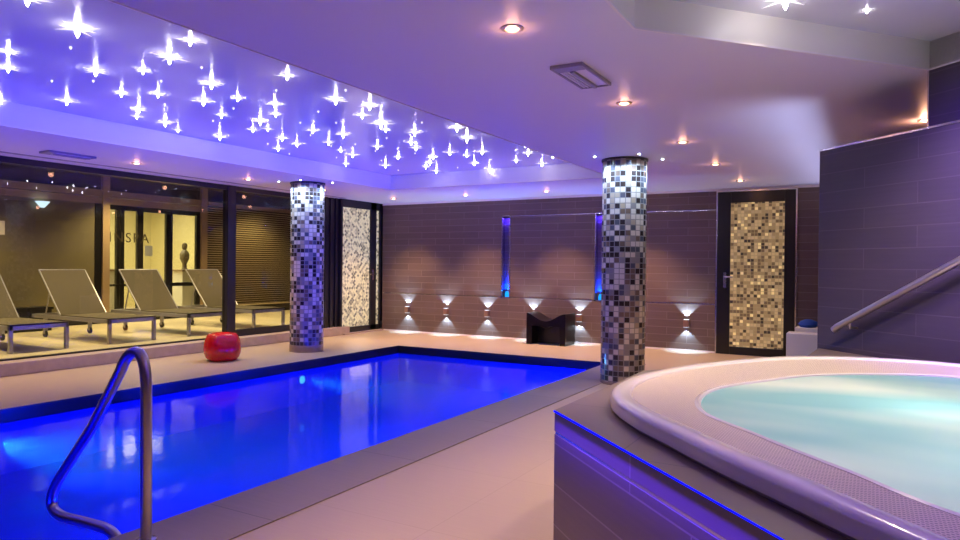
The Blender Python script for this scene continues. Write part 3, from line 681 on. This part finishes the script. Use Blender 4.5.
RO, RI = radial(OUT), radial(INN)
NA = 160
def ring(fn):
    return [ (lambda t: uv2(CU+fn(t)*math.cos(t), CV+fn(t)*math.sin(t)))(2*PI*i/NA) for i in range(NA)]
def loft(rings, name, mat, parent, smooth=True):
    m = MB(); vs = []; fs = []
    for pts, z in rings: vs += [(x,y,z) for x,y in pts]
    for j in range(len(rings)-1):
        for i in range(NA): fs.append((j*NA+i, j*NA+(i+1)%NA, (j+1)*NA+(i+1)%NA, (j+1)*NA+i))
    return m.add(vs, fs, smooth).build(name, mat, parent, recalc=False)
hole = ring(lambda t: RO(t)-.04)
t = thing('spa_platform', 'raised brown tiled platform around the spa with blue lit edge', 'platform', (0,0,0), kind='structure')
MB().plate([PLAT, list(reversed(hole))], HP).build('platform_top', M['tile_top'], t)
# front face built along its own local axis so the courses run level
d = Vector((1,-1,0)).normalized(); rz = -PI/4
Lf = 3.4
org = (-1.01, 2.34, 0)
MB().box(0,Lf,0,.04,0,HP-.088).box(0,Lf,0,.04,HP-.076,HP-.004).build('front_panel', M['tile_platform'], t, loc=org, rotz=rz)
MB().box(0,Lf,.004,.03,HP-.090,HP-.074).build('steel_strip', M['chrome'], t, loc=org, rotz=rz)
MB().box(0,Lf,-.005,.001,HP-.006,HP-.001).build('led_edge', M['led_blue'], t, loc=org, rotz=rz)
MB().box(-1.01,-.97,2.36,3.47,0,HP-.002).build('side_panel', M['tile_platform'], t)
light('AREA', 'platform_led', (org[0]+d.x*1.2-.03, org[1]+d.y*1.2-.03, HP-.03), (.10,.03,1), 7, None, shape='RECTANGLE', size=2.4, size_y=.01, rot=(0,0,rz))
t = thing('spa', 'round white whirlpool spa set in the tiled platform', 'spa', (0,0,0))
R = [(ring(lambda t: RO(t)-.012), HP), (ring(RO), HP+.012), (ring(RO), HP+.045), (ring(lambda t: RO(t)-.008), HP+.057), (ring(lambda t: RO(t)-.022), HP+.062), (ring(lambda t: RO(t)-.07), HP+.061), (ring(lambda t: RO(t)-.078), HP+.056), (ring(lambda t: RO(t)-.08), HP+.05)]
loft(R, 'rim', M['acrylic'], t)
loft([(ring(lambda t: RO(t)-.08), HP+.052), (ring(lambda t: RI(t)+.02), HP+.046)], 'overflow_grate', M['grate'], t)
loft([(ring(lambda t: RI(t)+.02), HP+.047), (ring(lambda t: RI(t)+.008), HP+.050), (ring(RI), HP+.046), (ring(lambda t: RI(t)-.02), HP-.05), (ring(lambda t: RI(t)-.12), .35), (ring(lambda t: RI(t)*.6), .25), (ring(lambda t: .01), .22)], 'basin', M['acrylic'], t)
wm = MB(); wr = ring(lambda t: RI(t)-.002)
wm.add([(x,y,HP+.041) for x,y in wr], [tuple(range(NA))])
tag(wm.build('spa_water', M['spa_water']), 'pale turquoise bubbling water in the spa', 'water', kind='stuff')
for (u,v,p) in ((2.2,1.9,6),(2.6,1.1,5.5),(1.8,1.2,4)):
    x, y = uv2(u,v); light('POINT', 'spa_lamp', (x,y,.52), (.92,1,.93), p, None, shadow_soft_size=.12)

# low purple-lit wall and the tall wall behind it
wl = thing('wall_spa', 'low dark tiled wall behind the spa carrying a handrail', 'wall', (*uv2(3.40,3.845),0), -PI/4, kind='structure')
MB().box(0,6.2,0,.12,0,2.03).build('wall_face', M['tile_wall_dark'], wl)
MB().box(-.003,6.2,-.004,.125,2.03,2.042).build('top_edging', M['chrome'], wl)
x0 = (.27+.314)/ (1/S2) / 1.0
ww = MB().box(0,5.0,0,.12,0,ZR+.02)
struct(ww.build('wall_spa_tall', M['tile_wall_dark'], loc=(.27,4.72,0), rotz=-PI/4))
struct(MB().box(-.006,.004,-.006,.006,2.0,ZC).build('trim_9', M['chrome'], loc=(.27,4.72,0), rotz=-PI/4))
struct(MB().box(-.24,-.12,5.06,YB,0,1.95).build('wall_unseen', M['tile_wall_dark']))  # unseen wall, added to carry the lamp that lights the soffit
hr = thing('wall_handrail', 'dark steel handrail sloping up the low wall behind the spa', 'handrail', (*uv2(3.40,3.845),0), -PI/4)
s0 = (4.973-3.845/S2*0)  # placed below from the two seen ends
def along(px, py): return (px-uv2(3.40,3.845)[0])*S2
a0, a1 = along(-.165,4.973), along(.40,4.408); k = (1.276-.872)/(a1-a0)
MB().tube([(a0-.01,-.055,.86),(a0+.02,-.055,.872+.02*k),(a1+1.6,-.055,1.276+1.6*k)], .021, 14).build('rail', M['rail_steel'], hr)
for a in (a0+.12, a1+.4, a1+1.3): MB().tube([(a,-.055,.872+(a-a0)*k-.02),(a,-.05,.872+(a-a0)*k-.05),(a,.0,.872+(a-a0)*k-.05)], .008, 8).build('bracket', M['rail_steel'], hr)

# ------------------------------------------------------------------ underwater lamps and coloured light
def pool_lamp(x, y, z, nx, label, power, aim, col=(.10,.50,1), cone=58):
    t = thing('underwater_lamp', label, 'pool lamp', (x,y,z), group='pool lamps')
    m = MB().lathe([(.001,.012),(.04,.012),(.045,0)], 20); g = MB().lathe([(.045,0),(.055,.014),(.062,0)], 20)
    for b, nm, mt in ((m,'lens',M['underwater_lens']),(g,'bezel',M['chrome'])):
        o = b.build(nm, mt, t); o.rotation_euler = (0, nx*PI/2, 0)
    light('SPOT', 'lamp_light', (nx*.05,0,0), col, power, t, spot_size=math.radians(cone), spot_blend=.9, shadow_soft_size=.05, aim=aim)
pool_lamp(PX0, 6.55, -.24, 1, 'underwater lamp shining from the far pool wall near the further column', 300, (1,.10,-.05), cone=26)
pool_lamp(PX0, 2.95, -.27, 1, 'underwater lamp shining from the far pool wall at the left edge', 330, (1,.50,-.12), cone=46)
for k, y in enumerate((.6,2.6,4.6,6.6,8.1)):
    light('SPOT', 'pool_blue_lamp', (PX1-.06,y,-.45), (.0,.008,1), 370, None, spot_size=math.radians(172), spot_blend=1, shadow_soft_size=.05, aim=(-1,0,.06))
# added unseen lamp on the added wall, throwing the pale patch on the soffit
light('AREA', 'soffit_fill', (-.25,7.72,1.975), (.55,.62,1), 8, None, shape='RECTANGLE', size=.03, size_y=5.3, spread=math.radians(84), rot=(PI,math.radians(-44),0))
# violet fill lamps added in the recess, tinting the spa and low wall
light('AREA', 'violet_fill', (.9,1.6,2.50), (.30,.10,1), 22, None, shape='RECTANGLE', size=2.4, size_y=.6, rot=(0,0,-PI/4))
wx, wy = uv2(2.72, 1.3)
light('AREA', 'violet_fill', (wx,wy,2.53), (.20,.045,1), 95, None, shape='RECTANGLE', size=2.6, size_y=.04, spread=math.radians(95), aim=(.7,.7,-1.15))

# ------------------------------------------------------------------ camera
cd = bpy.data.cameras.new('camera'); cam = bpy.data.objects.new('camera', cd); COL.objects.link(cam)
cd.sensor_width = 36; cd.lens = CAM['f']/960*36; cd.clip_start = .02
r3, u3, f3 = AX
cam.matrix_world = Matrix(((r3.x,u3.x,-f3.x,EYE.x),(r3.y,u3.y,-f3.y,EYE.y),(r3.z,u3.z,-f3.z,EYE.z),(0,0,0,1)))
S.camera = cam
w = bpy.data.worlds.new('World'); S.world = w; w.use_nodes = True
w.node_tree.nodes['Background'].inputs[0].default_value = (.25,.2,.4,1); w.node_tree.nodes['Background'].inputs[1].default_value = .05
S.view_settings.view_transform = 'Standard'; S.view_settings.look = 'None'; S.view_settings.gamma = 1; S.view_settings.exposure = 0; S.view_settings.use_curve_mapping = False
S.cycles.max_bounces = 8; S.cycles.diffuse_bounces = 4; S.cycles.glossy_bounces = 4; S.cycles.transparent_max_bounces = 12
S.cycles.caustics_reflective = False; S.cycles.caustics_refractive = False; S.cycles.sample_clamp_indirect = 6
S.cycles.use_denoising = True
